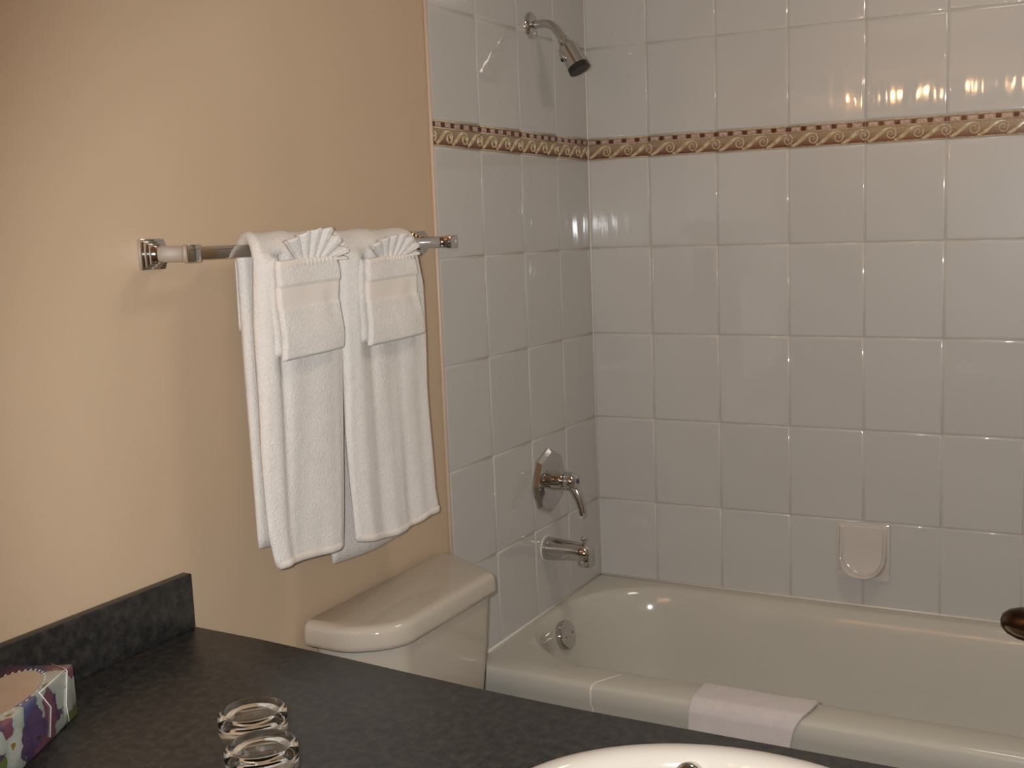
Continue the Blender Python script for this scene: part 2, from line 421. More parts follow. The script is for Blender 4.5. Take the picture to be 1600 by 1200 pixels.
# overflow plate on the sloping tap end
bm = bmesh.new(); ax = Vector((1, 0, 0.25)).normalized(); oc = Vector((0.060, -0.350, ZT - 0.062)); OV = oc
lathe(bm, oc, ax, [(-0.01, 0.039), (0.004, 0.041), (0.009, 0.039), (0.012, 0.032), (0.0135, 0.010), (0.0135, 0.0001)], 40, 0, cap1=False)
o = link('overflow_plate', bm, M['chrome'], None, True, 35); par(o, tub); o['label'] = 'round chrome overflow plate'
for s in (-1, 1):
    bm = bmesh.new(); lathe(bm, oc + ax * 0.012 + Vector((0, s * 0.020, 0)), ax, [(0, 0.0035), (0.003, 0.003), (0.0035, 0.0001)], 14)
    o2 = link('screw', bm, M['chrome'], None, True); o2.parent = o
bm = bmesh.new(); lathe(bm, (0.30, -0.36, ZT - 0.3455), (0, 0, 1), [(-0.004, 0.03), (0.003, 0.03), (0.005, 0.026), (0.003, 0.0001)], 30)
o = link('drain', bm, M['chrome'], None, True, 35); par(o, tub)

# ------------------------------------------------------------------ soap dish
sd = empty('soap_dish', (0.796, -TH, ZT + 0.16)); tag(sd, 'ceramic soap dish with a rounded scoop set in the tiles above the tub', 'soap dish')
bm = bmesh.new(); add_box(bm, -0.071, 0.071, -0.007, 0.002, -0.066, 0.074, 0.004, 2)
link('plate', bm, M['dish'], sd, True, 40)
bm = bmesh.new(); nu, nv = 44, 44; g = {}
for i in range(nu + 1):
    for j in range(nv + 1):
        u = -0.070 + 0.140 * i / nu; v = -0.082 + 0.150 * j / nv
        a, c = 0.066, 0.078
        vc = 0.0
        e = (abs(u / a) ** 2.5 + abs((v - vc) / c) ** 2.5) ** 0.4 if v < vc else abs(u / a)
        low = max(0.0, min(1.0, (0.066 - v) / 0.135))          # deeper towards the bottom
        rimh = 0.006 + 0.036 * low ** 1.6
        rim = math.exp(-((e - 0.88) / 0.07) ** 2)
        inner = 0.003 + 0.020 * max(0, (low - 0.55)) ** 1.3 if e < 0.9 else 0.0
        outer = 1.0 if e < 0.93 else max(0.0, 1 - (e - 0.93) / 0.14)
        d = max(rimh * rim, inner) * outer if v < 0.062 else max(rimh * rim, inner) * outer * max(0, (0.068 - v) / 0.006)
        g[i, j] = bm.verts.new((u, -0.0062 - d, v))
for i in range(nu):
    for j in range(nv): bm.faces.new((g[i, j], g[i + 1, j], g[i + 1, j + 1], g[i, j + 1]))
link('scoop', bm, M['dish'], sd, True)

# ------------------------------------------------------------------ tub spout, valve, shower
Y = -0.345
sp_ = empty('tub_spout', (TH, Y, ZT + 0.177)); tag(sp_, 'chrome tub spout with a diverter knob low on the tiled wall', 'tub spout')
bm = bmesh.new()
pr = [(0.0, 0.0335, 0), (0.003, 0.0335, 0), (0.004, 0.032, 0), (0.03, 0.030, 0.000), (0.08, 0.026, 0.001), (0.105, 0.0240, 0.000), (0.120, 0.0225, -0.002), (0.131, 0.019, -0.006), (0.1355, 0.012, -0.010)]
rg = []
for t, r, dz in pr: rg.append([bm.verts.new((t, r * math.cos(2 * PI * k / 28), dz + r * 1.02 * math.sin(2 * PI * k / 28))) for k in range(28)])
for i in range(len(rg) - 1):
    for k in range(28): bm.faces.new((rg[i][k], rg[i][(k + 1) % 28], rg[i + 1][(k + 1) % 28], rg[i + 1][k]))
bm.faces.new(rg[0][::-1]); bm.faces.new(rg[-1])
link('spout_body', bm, M['chrome'], sp_, True, 40)
bm = bmesh.new(); add_box(bm, 0.100, 0.1345, -0.0165, 0.0165, -0.038, 0.006, 0.005, 3)
link('outlet', bm, M['chrome'], sp_, True, 40)
bm = bmesh.new(); lathe(bm, (0.114, 0, 0.019), (0, 0, 1), [(0, 0.004), (0.010, 0.0035), (0.012, 0.006), (0.015, 0.0082), (0.019, 0.0085), (0.023, 0.006), (0.0245, 0.0001)], 20)
link('diverter_knob', bm, M['chrome'], sp_, True)
bm = bmesh.new(); lathe(bm, (-0.001, 0, 0), (1, 0, 0), [(0, 0.036), (0.0035, 0.036), (0.0045, 0.034)], 30)
link('collar', bm, M['caulk'], sp_, True, 40)

vl = empty('shower_valve', (TH, -0.325, ZT + 0.362)); tag(vl, 'chrome shower valve lever on an octagonal plate above the tub spout', 'shower valve')
bm = bmesh.new(); lathe(bm, (0, 0, 0), (1, 0, 0), [(0, 0.090), (0.006, 0.090), (0.015, 0.080), (0.019, 0.060), (0.021, 0.030), (0.021, 0.001)], 8, rot=PI / 8 + PI / 8)
link('octagonal_plate', bm, M['chrome'], vl, False)
bm = bmesh.new(); lathe(bm, (0.018, 0, 0.002), (1, 0, 0), [(0, 0.029), (0.004, 0.027), (0.030, 0.0265), (0.034, 0.024)], 32)
link('sleeve', bm, M['chrome'], vl, True, 35)
bm = bmesh.new()
lathe(bm, (0.050, 0, 0.002), (1, 0, 0.0), [(0, 0.023), (0.006, 0.026), (0.024, 0.0255), (0.036, 0.021), (0.041, 0.010), (0.042, 0.0001)], 30, cap1=False)
lp = [(0.070, 0, -0.006), (0.082, 0, -0.022), (0.093, 0, -0.045), (0.101, 0, -0.070), (0.104, 0, -0.088)]
for s in (-1, 1):
    tube(bm, [(x, s * (0.0115 - 0.005 * k / 4), z) for k, (x, y, z) in enumerate(lp)], [0.0088, 0.0080, 0.0070, 0.0064, 0.0064], 12)
tube(bm, [(0.104, 0.009, -0.088), (0.1045, 0, -0.091), (0.104, -0.009, -0.088)], [0.006, 0.007, 0.006], 12)
link('lever', bm, M['chrome'], vl, True, 50)
bm = bmesh.new(); lathe(bm, (0.088, 0, 0.0035), (1, 0, 0.2), [(0, 0.007), (0.005, 0.0065), (0.0055, 0.0001)], 18)
link('temperature_button', bm, M['blue'], vl, True, 40)

sh = empty('shower_fixture', (TH, -0.33, ZT + 1.560)); tag(sh, 'chrome shower head on a bent arm above the decorative border', 'shower head')
bm = bmesh.new(); lathe(bm, (0, 0, 0), (1, 0, 0), [(0, 0.033), (0.003, 0.033), (0.007, 0.029), (0.010, 0.018), (0.012, 0.012)], 36)
link('flange', bm, M['chrome'], sh, True, 35)
P0 = [(0.0, 0), (0.02, 0.001), (0.04, 0.001), (0.055, -0.003), (0.068, -0.012), (0.078, -0.024), (0.088, -0.038), (0.093, -0.046)]
bm = bmesh.new(); tube(bm, [(x, 0, z) for x, z in P0], 0.0105, 18)
link('arm', bm, M['chrome'], sh, True, 40)
ax = Vector((0.50, 0, -0.866)).normalized(); o0 = Vector((0.089, 0, -0.040))
bm = bmesh.new()
lathe(bm, o0, ax, [(0, 0.0125), (0.008, 0.014), (0.012, 0.0135), (0.016, 0.016), (0.024, 0.021), (0.027, 0.0245), (0.083, 0.0265)], 32)
link('head_body', bm, M['chrome'], sh, True, 30)
bm = bmesh.new(); lathe(bm, o0, ax, [(0.083, 0.0272), (0.097, 0.0280), (0.098, 0.025), (0.095, 0.0001)], 32, cap1=False)
o = link('spray_ring', bm, M['black'], sh, True, 35); o['label'] = 'black rubber spray ring'
bm = bmesh.new(); sdv = Vector((-0.45, -0.6, -0.2)).normalized(); sdv = (sdv - ax * sdv.dot(ax)).normalized()
a = o0 + ax * 0.036 + sdv * 0.018
tube(bm, [a, a + ax * 0.004, a + ax * 0.022, a + ax * 0.028], [0.009, 0.0125, 0.0125, 0.007], 12)
link('selector', bm, M['chrome'], sh, True, 50)
bm = bmesh.new(); a = o0 + ax * 0.056 + sdv * 0.028
lathe(bm, a, sdv, [(-0.004, 0.005), (0.005, 0.0045), (0.006, 0.0001)], 14)
link('selector_pin', bm, M['black'], sh, True, 50)

# ------------------------------------------------------------------ towel bar
tb = empty('towel_bar', (0, -1.237, 1.42)); tag(tb, 'square chrome towel bar on the beige wall holding two bath towels', 'towel bar')
ZB = 1.420
for yc in (-1.624, -0.878):
    bm = bmesh.new()
    for (a, c, hs) in ((0.0, 0.007, 0.0245), (0.007, 0.013, 0.0205), (0.013, 0.019, 0.0165)):
        add_box(bm, a, c, yc - hs, yc + hs, ZB - hs, ZB + hs, 0.0018, 2)
    o = par(link('wall_plate', bm, M['chrome'], None, True, 35), tb); o['label'] = 'stepped square chrome wall plate'
    bm = bmesh.new(); add_box(bm, 0.017, 0.094, yc - 0.0125, yc + 0.0125, ZB - 0.0125, ZB + 0.0125, 0.002, 2)
    add_box(bm, 0.082, 0.0955, yc - 0.0140, yc + 0.0140, ZB - 0.0140, ZB + 0.0140, 0.0025, 2)
    par(link('post', bm, M['chrome'], None, True, 35), tb)
bm = bmesh.new(); add_box(bm, 0.0785, 0.0875, -1.612, -0.890, ZB - 0.0105, ZB + 0.0105, 0.0012, 2)
par(link('bar', bm, M['chrome'], None, True, 35), tb)

# ------------------------------------------------------------------ towels
def lerp(a, b, t): return a + (b - a) * t
def table(tab, t):
    for (a, va), (c, vc) in zip(tab[:-1], tab[1:]):
        if t <= c: return lerp(va, vc, max(0.0, min(1.0, (t - a) / (c - a))))
    return tab[-1][1]
def smooth(t): t = max(0, min(1, t)); return t * t * (3 - 2 * t)
def slab_cloth(bm, path, left, right, thick, disp, mi=0, nu=36, endr=1.0, zend=None, mats=None, tk=None):
    """thick folded cloth swept down a path.  path(t)->(x,z,nx,nz); left/right(t)->y; disp(u,t)->offset along the outer normal"""
    nt_ = len(path); rings = []
    for i, (t, x, z, nx, nz) in enumerate(path):
        yl, yr = left(t), right(t); h = thick / 2 * (tk(t) if tk else 1)
        if i == 0 or i == nt_ - 1: h *= 0.55
        ring = []
        n_edge = 4
        for k in range(nu + 1):                       # outer side, left to right
            u = k / nu; d = disp(u, t)
            er = min(1.0, min(u, 1 - u) * (yr - yl) / (thick * 0.5)); rr = math.sqrt(max(0.0, 1 - (1 - er) ** 2))
            zz = zend(u, t) if zend else 0
            ring.append((x + nx * (h * (0.12 + 0.88 * rr) + d), lerp(yl, yr, u), z + nz * (h * (0.12 + 0.88 * rr) + d) + zz))
        for k in range(nu, -1, -1):
            u = k / nu; d = disp(u, t) * 0.75
            er = min(1.0, min(u, 1 - u) * (yr - yl) / (thick * 0.5)); rr = math.sqrt(max(0.0, 1 - (1 - er) ** 2))
            zz = zend(u, t) if zend else 0
            ring.append((x - nx * (h * (0.12 + 0.88 * rr) - d), lerp(yl, yr, u), z - nz * (h * (0.12 + 0.88 * rr) - d) + zz))
        rings.append([bm.verts.new(q) for q in ring])
    n = len(rings[0])
    for i in range(nt_ - 1):
        for k in range(n):
            f = bm.faces.new((rings[i][k], rings[i][(k + 1) % n], rings[i + 1][(k + 1) % n], rings[i + 1][k]))
            f.material_index = mats(path[i][0]) if mats else mi
    for rg_ in (rings[0], rings[-1]):
        for k in range(nu):
            f = bm.faces.new((rg_[k], rg_[k + 1], rg_[n - 2 - k], rg_[n - 1 - k])); f.material_index = mi
    return rings
def bar_path(xr, xf, zr, zf, cz, thick, nr=26, nf=60):
    """from the rear bottom over the bar to the front bottom; t in [-1,0] rear, [0,1] arc, [1,2] front"""
    p = []; cx = (xr + xf) / 2; rad = (xf - xr) / 2
    for k in range(nr): s = k / nr; p.append((-1 + s, xr, lerp(zr, cz, s), -1, 0))
    for k in range(14):
        s = k / 14; a = PI * (1 - s); p.append((s, cx + rad * math.cos(a), cz + rad * math.sin(a), math.cos(a), math.sin(a)))
    for k in range(nf + 1): s = k / nf; p.append((1 + s, xf, lerp(cz, zf, s), 1, 0))
    return p
def gauss(u, c, s): return math.exp(-((u - c) / s) ** 2)

def bath_towel(label, L, Rr, rear_l, rear_r, zr, zf, folds, endz):
    root = empty('bath_towel', (0.083, (L(1) + Rr(1)) / 2, 1.42)); tag(root, label, 'towel', 'white bath towels hanging from the chrome bar')
    T = 0.021; path = bar_path(0.048, 0.118, zr, zf, 1.406, T)
    def left(t): return lerp(rear_l, L(1), smooth(t)) if t < 1 else L(t)
    def right(t): return lerp(rear_r, Rr(1), smooth(t)) if t < 1 else Rr(t)
    def disp(u, t):
        if t < 0: return 0.002 * math.sin(u * 9 + 1) * min(1, -t * 3)
        if t < 1: return 0.0015 * math.sin(u * 14 + 2)
        s = t - 1; v = 0
        for c, wd, a0, a1, drift in folds: v += lerp(a0, a1, s) * gauss(u, c + drift * s, wd)
        return v + 0.0012 * math.sin(u * 17 + s * 5) + 0.0010 * math.sin(u * 5 - s * 11)
    def ze(u, t):
        if t > 1.6: return endz(u) * smooth((t - 1.6) / 0.4)
        if t < -0.6: return -0.006 * math.sin(u * 3) * smooth((-t - 0.6) / 0.4)
        return 0.0
    bm = bmesh.new(); slab_cloth(bm, path, left, right, T, disp, nu=60, zend=ze, tk=lambda t: 1 - 0.45 * smooth((t - 1.2) / 0.8) if t > 0 else 1 - 0.3 * smooth(-t))
    par(link('towel_body', bm, M['terry'], None, True), root)
    # woven hem along the front bottom edge
    bm = bmesh.new(); prev = None
    for k in range(61):
        u = 0.02 + 0.96 * k / 60; yl, yr = L(2), Rr(2); d = disp(u, 2)
        er = min(1.0, min(u, 1 - u) * (yr - yl) / (T * .5)); h = T / 2 * 0.55 * (0.12 + 0.88 * math.sqrt(max(0, 1 - (1 - er) ** 2)))
        z0 = zf + endz(u); y = lerp(yl, yr, u); rib = 0.0011 * (0.5 + 0.5 * math.sin(k * 2.6))
        cur = [bm.verts.new((0.118 + d + h + e, y, z0 + q)) for q, e in ((0.014, -0.0010), (0.013, 0.0006 + rib), (0.004, 0.0002 + rib), (0.000, -0.002), (-0.001, -0.006))]
        if prev:
            for j in range(4): bm.faces.new((prev[j], cur[j], cur[j + 1], prev[j + 1]))
        prev = cur
    par(link('hem', bm, M['band'], None, True), root)
    return root
# left bath towel
LA = lambda t: table([(1, -1.520), (1.2, -1.530), (1.6, -1.534), (1.9, -1.530), (2, -1.520)], t)
RA = lambda t: table([(1, -1.306), (1.3, -1.307), (1.6, -1.314), (2, -1.332)], t)
tA = bath_towel('white bath towel on the bar, the left one nearer the counter', LA, RA, -1.480, -1.29, 0.900, 0.872,
    [(0.12, 0.09, 0.012, 0.004, 0.01), (0.27, 0.05, -0.010, -0.002, -0.04), (0.55, 0.2, 0.004, -0.002, 0), (0.80, 0.10, -0.002, 0.005, -0.05), (0.97, 0.05, -0.004, -0.008, 0)],
    lambda u: 0.008 * (1 - u) ** 2 + 0.003 * math.sin(u * 5) + (0.014 * (1 - u / 0.06) ** 2 if u < 0.06 else 0))
# short rear layer that shows beside it
bm = bmesh.new()
pth = [(k / 20, 0.0275, lerp(1.405, 1.284, k / 20), -1, 0) for k in range(21)]
slab_cloth(bm, pth, lambda t: -1.466 - 0.002 * t, lambda t: -1.36, 0.012, lambda u, t: 0.001 * math.sin(u * 12), nu=20)
par(link('rear_fold', bm, M['terry'], None, True), tA)
# right bath towel
LB = lambda t: table([(1, -1.303), (1.2, -1.306), (1.6, -1.311), (2, -1.300)], t)
RB = lambda t: table([(1, -1.056), (1.12, -1.040), (1.5, -1.046), (1.9, -1.036), (2, -1.024)], t)
tB = bath_towel('white bath towel on the bar, the right one nearer the tub tiles', LB, RB, -1.285, -1.040, 0.815, 0.862,
    [(0.14, 0.08, 0.008, 0.006, 0.0), (0.30, 0.05, -0.007, -0.002, 0.02), (0.45, 0.06, 0.0, 0.004, 0.0), (0.62, 0.05, 0.0, -0.005, 0.03), (0.78, 0.07, 0.0, 0.004, 0), (0.95, 0.06, -0.002, 0.003, 0)],
    lambda u: 0.010 * (1 - u) ** 2 - 0.013 * math.sin(PI * min(1, u * 1.15)) - 0.002)

def pocket(label, yl0, yr0, yl1, yr1, z0, z1, group):
    root = empty('hand_towel', (0.14, (yl0 + yr0) / 2, z0)); tag(root, label, 'towel', group)
    n = 56; X = 0.1465
    pth = []
    for k in range(n + 1):
        s = k / n; pth.append((s, X + 0.004 * smooth(s * 3) - 0.002 * s, lerp(z0, z1, s), 1, 0))
    def left(t): return lerp(yl0, yl1, t) - 0.004 * math.sin(PI * min(1, t * 1.3))
    def right(t): return lerp(yr0, yr1, t ** 1.4) + 0.003 * math.sin(PI * 3 * t)
    def disp(u, t):
        d = 0.0015 * math.sin(u * 7 + t * 3)
        if 0.265 < t < 0.49: d -= 0.0022
        if t < 0.065: d += 0.0016 + (0.0012 * math.sin(u * 95) if u > 0.40 else 0)
        if 0.065 <= t <= 0.265: d += 0.001
        d += 0.005 * gauss(t, 0.8, 0.25) * gauss(u, 0.4, 0.5) - 0.004 * gauss(u, 0.85, 0.12) * gauss(t, 0.5, 0.2)
        return d
    def ze(u, t): return 0.010 * (u - 0.5) * (1 if z0 else 1) * 0.6
    bm = bmesh.new(); slab_cloth(bm, pth, left, right, 0.013, disp, nu=72, zend=ze, mats=lambda t: 1 if (0.25 < t < 0.47 or t < 0.05) else 0)
    par(link('folded_pocket', bm, [M['terry'], M['band']], None, True), root)
    bm = bmesh.new()
    pth = [(k / 20, X - 0.0095, lerp(z0 - 0.004, z1 + 0.004, k / 20), 1, 0) for k in range(21)]
    slab_cloth(bm, pth, lambda t: left(t) - 0.003, lambda t: right(t) - 0.004, 0.008, lambda u, t: 0, nu=24)
    par(link('back_layer', bm, M['terry'], None, True), root)
    return root
pocket('white hand towel folded into a pocket on the left bath towel', -1.502, -1.348, -1.502, -1.343, 1.405, 1.240, 'white hand towels folded as pockets')
pocket('white hand towel folded into a pocket on the right bath towel', -1.262, -1.112, -1.270, -1.087, 1.400, 1.240, 'white hand towels folded as pockets')

def fan(label, yc, zc, tips, group):
    """tips: list of (dy, dz) of the pleat crests from left to right"""
    root = empty('washcloth', (0.147, yc, zc)); tag(root, label, 'washcloth', group)
    bm = bmesh.new(); n = len(tips)
    rows_ = 12; cols = []
    seq = []
    for i, (dy, dz) in enumerate(tips):
        seq.append((dy, dz, 1))
        if i < n - 1:
            d2, z2 = tips[i + 1]; seq.append(((dy + d2) / 2 * 0.97, (dz + z2) / 2 * 0.93, -1))
    fine = []
    for i in range(len(seq) - 1):
        for k in range(6):
            s = k / 6; a, b2 = seq[i], seq[i + 1]; e = smooth(smooth(s))
            if a[2] > 0: e = smooth(max(0, (s - 0.35) / 0.65))
            else: e = smooth(min(1, s / 0.65))
            fine.append((lerp(a[0], b2[0], s), lerp(a[1], b2[1], s), lerp(a[2], b2[2], e)))
    fine.append(seq[-1])
    for dy, dz, ph in fine:
        col = []
        for k in range(rows_ + 1):
            s = k / rows_
            amp = lerp(0.0025, 0.0085, s)
            col.append(bm.verts.new((0.1455 + ph * amp + 0.010 * s, yc + dy * (0.42 + 0.58 * s), zc - 0.004 + (dz + 0.004) * s)))
        cols.append(col)
    for i in range(len(cols) - 1):
        for k in range(rows_): bm.faces.new((cols[i][k], cols[i][k + 1], cols[i + 1][k + 1], cols[i + 1][k]))
    o = par(link('pleated_fan', bm, M['terry'], None, True, 55), root)
    md = o.modifiers.new('solid', 'SOLIDIFY'); md.thickness = 0.0035; md.offset = 0
    return root
fan('white washcloth pleated into a fan in the left towel pocket', -1.416, 1.403,
    [(-0.080, 0.030), (-0.050, 0.037), (-0.020, 0.047), (0.012, 0.052), (0.043, 0.053), (0.066, 0.034), (0.088, 0.012), (0.082, -0.004)], 'white pleated washcloths in the towel pockets')
fan('white washcloth pleated into a fan in the right towel pocket', -1.186, 1.399,
    [(-0.076, 0.017), (-0.052, 0.028), (-0.026, 0.036), (0.004, 0.041), (0.034, 0.043), (0.056, 0.033), (0.076, 0.020), (0.076, 0.000)], 'white pleated washcloths in the towel pockets')

# ------------------------------------------------------------------ toilet
toi = empty('toilet', (0.30, -1.093, 0)); tag(toi, 'cream toilet with a chamfered tank lid between the counter and the tub', 'toilet')
def poly_ring(pts, r, seg=6):
    """round every corner of a plan polygon"""
    out = []; n = len(pts)
    for i in range(n):
        p = Vector(pts[i]); a = (Vector(pts[i - 1]) - p); c = (Vector(pts[(i + 1) % n]) - p)
        rr = min(r if not isinstance(r, list) else r[i], a.length * 0.45, c.length * 0.45)
        pa = p + a.normalized() * rr; pc = p + c.normalized() * rr
        for k in range(seg + 1):
            t = k / seg; out.append(((1 - t) ** 2 * pa.x + 2 * t * (1 - t) * p.x + t * t * pc.x, (1 - t) ** 2 * pa.y + 2 * t * (1 - t) * p.y + t * t * pc.y))
    return out
def loft(bm, layers, cap=True):
    rg = [[bm.verts.new((x, y, z)) for x, y in pts] for pts, z in layers]; n = len(rg[0])
    for i in range(len(rg) - 1):
        for k in range(n): bm.faces.new((rg[i][k], rg[i][(k + 1) % n], rg[i + 1][(k + 1) % n], rg[i + 1][k]))
    if cap: bm.faces.new(rg[0][::-1]); bm.faces.new(rg[-1])
def lid_plan(ins, xb=0.012):
    return poly_ring([(xb, -1.345 + ins), (0.115, -1.348 + ins), (0.180 - ins, -1.305 + ins * .7), (0.204 - ins, -1.262 + ins * .3), (0.204 - ins, -0.942 - ins * .5), (0.190 - ins, -0.930 - ins * .7), (0.040, -0.848 - ins), (xb, -0.846 - ins)], [0.01, 0.06, 0.025, 0.02, 0.012, 0.012, 0.02, 0.008])
bm = bmesh.new()
loft(bm, [(lid_plan(0.006), 0.664), (lid_plan(0.001), 0.669), (lid_plan(0.0), 0.676), (lid_plan(0.001), 0.698), (lid_plan(0.004), 0.706), (lid_plan(0.010), 0.7105), (lid_plan(0.020), 0.712)])
par(link('tank_lid', bm, M['china'], None, True, 50), toi)
bm = bmesh.new()
def tank_plan(ins): return poly_ring([(0.014, -1.322 + ins), (0.10, -1.322 + ins), (0.188 - ins * .7, -1.265 + ins), (0.188 - ins * .7, -0.938 - ins), (0.05, -0.862 - ins), (0.014, -0.860 - ins)], 0.025)
loft(bm, [(tank_plan(0.045), 0.36), (tank_plan(0.022), 0.40), (tank_plan(0.008), 0.55), (tank_plan(0.0), 0.6645)])
par(link('tank', bm, M['china'], None, True, 50), toi)
def bowl_ring(cx, a, b_, z, n=44):
    pts = []
    for k in range(n):
        t = 2 * PI * k / n; c = math.cos(t); s = math.sin(t)
        pts.append((cx + a * (c if c > 0 else c * 0.8), -1.093 + b_ * s * (1 - 0.12 * c)))
    return pts, z
bm = bmesh.new(); loft(bm, [bowl_ring(.36, .20, .11, 0), bowl_ring(.36, .20, .105, 0.02), bowl_ring(.37, .17, .085, 0.12), bowl_ring(.40, .20, .11, .22), bowl_ring(.44, .26, .175, .34), bowl_ring(.45, .27, .185, .385), bowl_ring(.45, .25, .165, .39)])
par(link('bowl', bm, M['china'], None, True, 60), toi)
bm = bmesh.new(); loft(bm, [bowl_ring(.455, .275, .188, .391), bowl_ring(.455, .28, .192, .397), bowl_ring(.455, .275, .188, .410), bowl_ring(.455, .26, .17, .418), bowl_ring(.455, .15, .10, .42)])
par(link('seat_lid', bm, M['china'], None, True, 60), toi)

# ------------------------------------------------------------------ vanity
CZ = 0.798
def front_y(x): return -1.604 - 0.044 * smooth(x / 0.8)
SC = (1.030, -1.905); SA, SB = 0.268, 0.218
ct = empty('vanity_counter', (0.7, -1.9, CZ)); tag(ct, 'dark mottled laminate counter with a side splash against the beige wall', 'counter')
# top with an oval hole: fan of quads between the sink hole and the outline
bm = bmesh.new(); n = 96; CX0, CX1, CY0 = 0.001, 1.50, -2.20
inner, outer = [], []
for k in range(n):
    t = 2 * PI * k / n; c, s = math.cos(t), math.sin(t)
    inner.append((SC[0] + (SA - 0.02) * c, SC[1] + (SB - 0.02) * s))
    best = 1e9
    for step in range(1, 2400):
        r_ = step * 0.0006; x = SC[0] + r_ * c; y = SC[1] + r_ * s
        if x < CX0 or x > CX1 or y < CY0 or y > front_y(x): break
    outer.append((min(max(x, CX0), CX1), min(max(y, CY0), front_y(min(max(x, CX0), CX1)))))
# snap outline corners
for cx, cy in ((CX0, CY0), (CX1, CY0), (CX0, front_y(CX0)), (CX1, front_y(CX1))):
    k = min(range(n), key=lambda i: (outer[i][0] - cx) ** 2 + (outer[i][1] - cy) ** 2); outer[k] = (cx, cy)
ring_in_t = [bm.verts.new((x, y, CZ)) for x, y in inner]; ring_in_b = [bm.verts.new((x, y, CZ - 0.038)) for x, y in inner]
def shrink(x, y, d): 
    return (min(max(x, CX0), CX1 - d) if x > CX1 - 0.001 else x, y - d if y > front_y(x) - 0.001 else y)
ro_t = [bm.verts.new((*shrink(x, y, 0.006), CZ)) for x, y in outer]; ro_1 = [bm.verts.new((*shrink(x, y, 0.0018), CZ - 0.0018)) for x, y in outer]
ro_2 = [bm.verts.new((x, y, CZ - 0.006)) for x, y in outer]; ro_b = [bm.verts.new((x, y, CZ - 0.038)) for x, y in outer]
seqs = [ring_in_b, ring_in_t, ro_t, ro_1, ro_2, ro_b, ring_in_b]
for a, c in zip(seqs[:-1], seqs[1:]):
    for k in range(n): bm.faces.new((a[k], a[(k + 1) % n], c[(k + 1) % n], c[k]))
par(link('countertop', bm, M['lam'], None, True, 30), ct)
bm = bmesh.new(); add_box(bm, 0.001, 0.020, -2.20, -1.612, CZ, CZ + 0.094, 0.002, 2)
par(link('side_splash', bm, M['lam2'], None, True, 35), ct)
vb = empty('vanity_cabinet', (0.7, -1.9, 0)); tag(vb, 'brown wooden vanity cabinet under the dark counter', 'cabinet')
par(box('cabinet_body', 0.002, 1.36, -2.18, -1.69, 0.08, CZ - 0.1785, M['wood'], None, 0.003), vb)
par(box('cabinet_rim', 0.002, 1.36, -1.712, -1.69, CZ - 0.178, CZ - 0.0385, M['wood'], None, 0.002), vb)
par(box('toe_kick', 0.002, 1.36, -2.18, -1.74, 0.0, 0.08, M['wood']), vb)
for k in range(3):
    a = 0.02 + k * 0.447; d = par(box('door', a, a + 0.43, -1.690, -1.670, 0.10, CZ - 0.07, M['wood'], None, 0.004), vb)
    bm = bmesh.new(); hx = a + (0.38 if k != 2 else 0.05); tube(bm, [(hx, -1.672, 0.55), (hx, -1.645, 0.56), (hx, -1.645, 0.64), (hx, -1.672, 0.65)], 0.005, 10)
    h_ = link('handle', bm, M['chrome'], None, True, 60); h_.parent = d

# sink
sk = empty('sink', (SC[0], SC[1], CZ)); tag(sk, 'cream oval drop-in sink in the dark counter', 'sink')
bm = bmesh.new(); rg = []
prof = [(0.0, -0.001), (0.0, 0.003), (-0.003, 0.008), (-0.010, 0.0115), (-0.020, 0.0125), (-0.030, 0.0105), (-0.037, 0.004), (-0.042, -0.008), (-0.048, -0.030), (-0.060, -0.075), (-0.080, -0.115), (-0.12, -0.145), (-0.17, -0.156), (-0.197, -0.158)]
for ins, dz in prof:
    rg.append([bm.verts.new((SC[0] + (SA + ins) * math.cos(2 * PI * k / 72), SC[1] + (SB + ins) * math.sin(2 * PI * k / 72), CZ + dz)) for k in range(72)])
for ins, dz in ((-0.197, -0.163), (-0.17, -0.162), (-0.116, -0.151), (-0.074, -0.12), (-0.052, -0.075), (-0.038, -0.03), (-0.03, -0.001)):
    rg.append([bm.verts.new((SC[0] + (SA + ins) * math.cos(2 * PI * k / 72), SC[1] + (SB + ins) * math.sin(2 * PI * k / 72), CZ + dz)) for k in range(72)])
rg.append(rg[0])
for i in range(len(rg) - 1):
    for k in range(72): bm.faces.new((rg[i][k], rg[i][(k + 1) % 72], rg[i + 1][(k + 1) % 72], rg[i + 1][k]))
par(link('basin', bm, M['sink'], None, True, 60), sk)
bm = bmesh.new(); lathe(bm, (SC[0], SC[1], CZ - 0.162), (0, 0, 1), [(0, 0.0245), (0.005, 0.0235), (0.007, 0.018), (0.004, 0.0001)], 28, cap1=False)
par(link('drain', bm, M['chrome'], None, True, 40), sk)
OF = Vector((0.948, -1.752, CZ - 0.011))
bm = bmesh.new(); lathe(bm, OF, (0.05, -1, 0.25), [(-0.014, 0.017), (0.000, 0.0185), (0.006, 0.0175), (0.010, 0.013), (0.0125, 0.006), (0.013, 0.0001)], 28, cap1=False)
o = par(link('overflow_cap', bm, M['chrome'], None, True, 60), sk); o['label'] = 'domed chrome overflow cap'

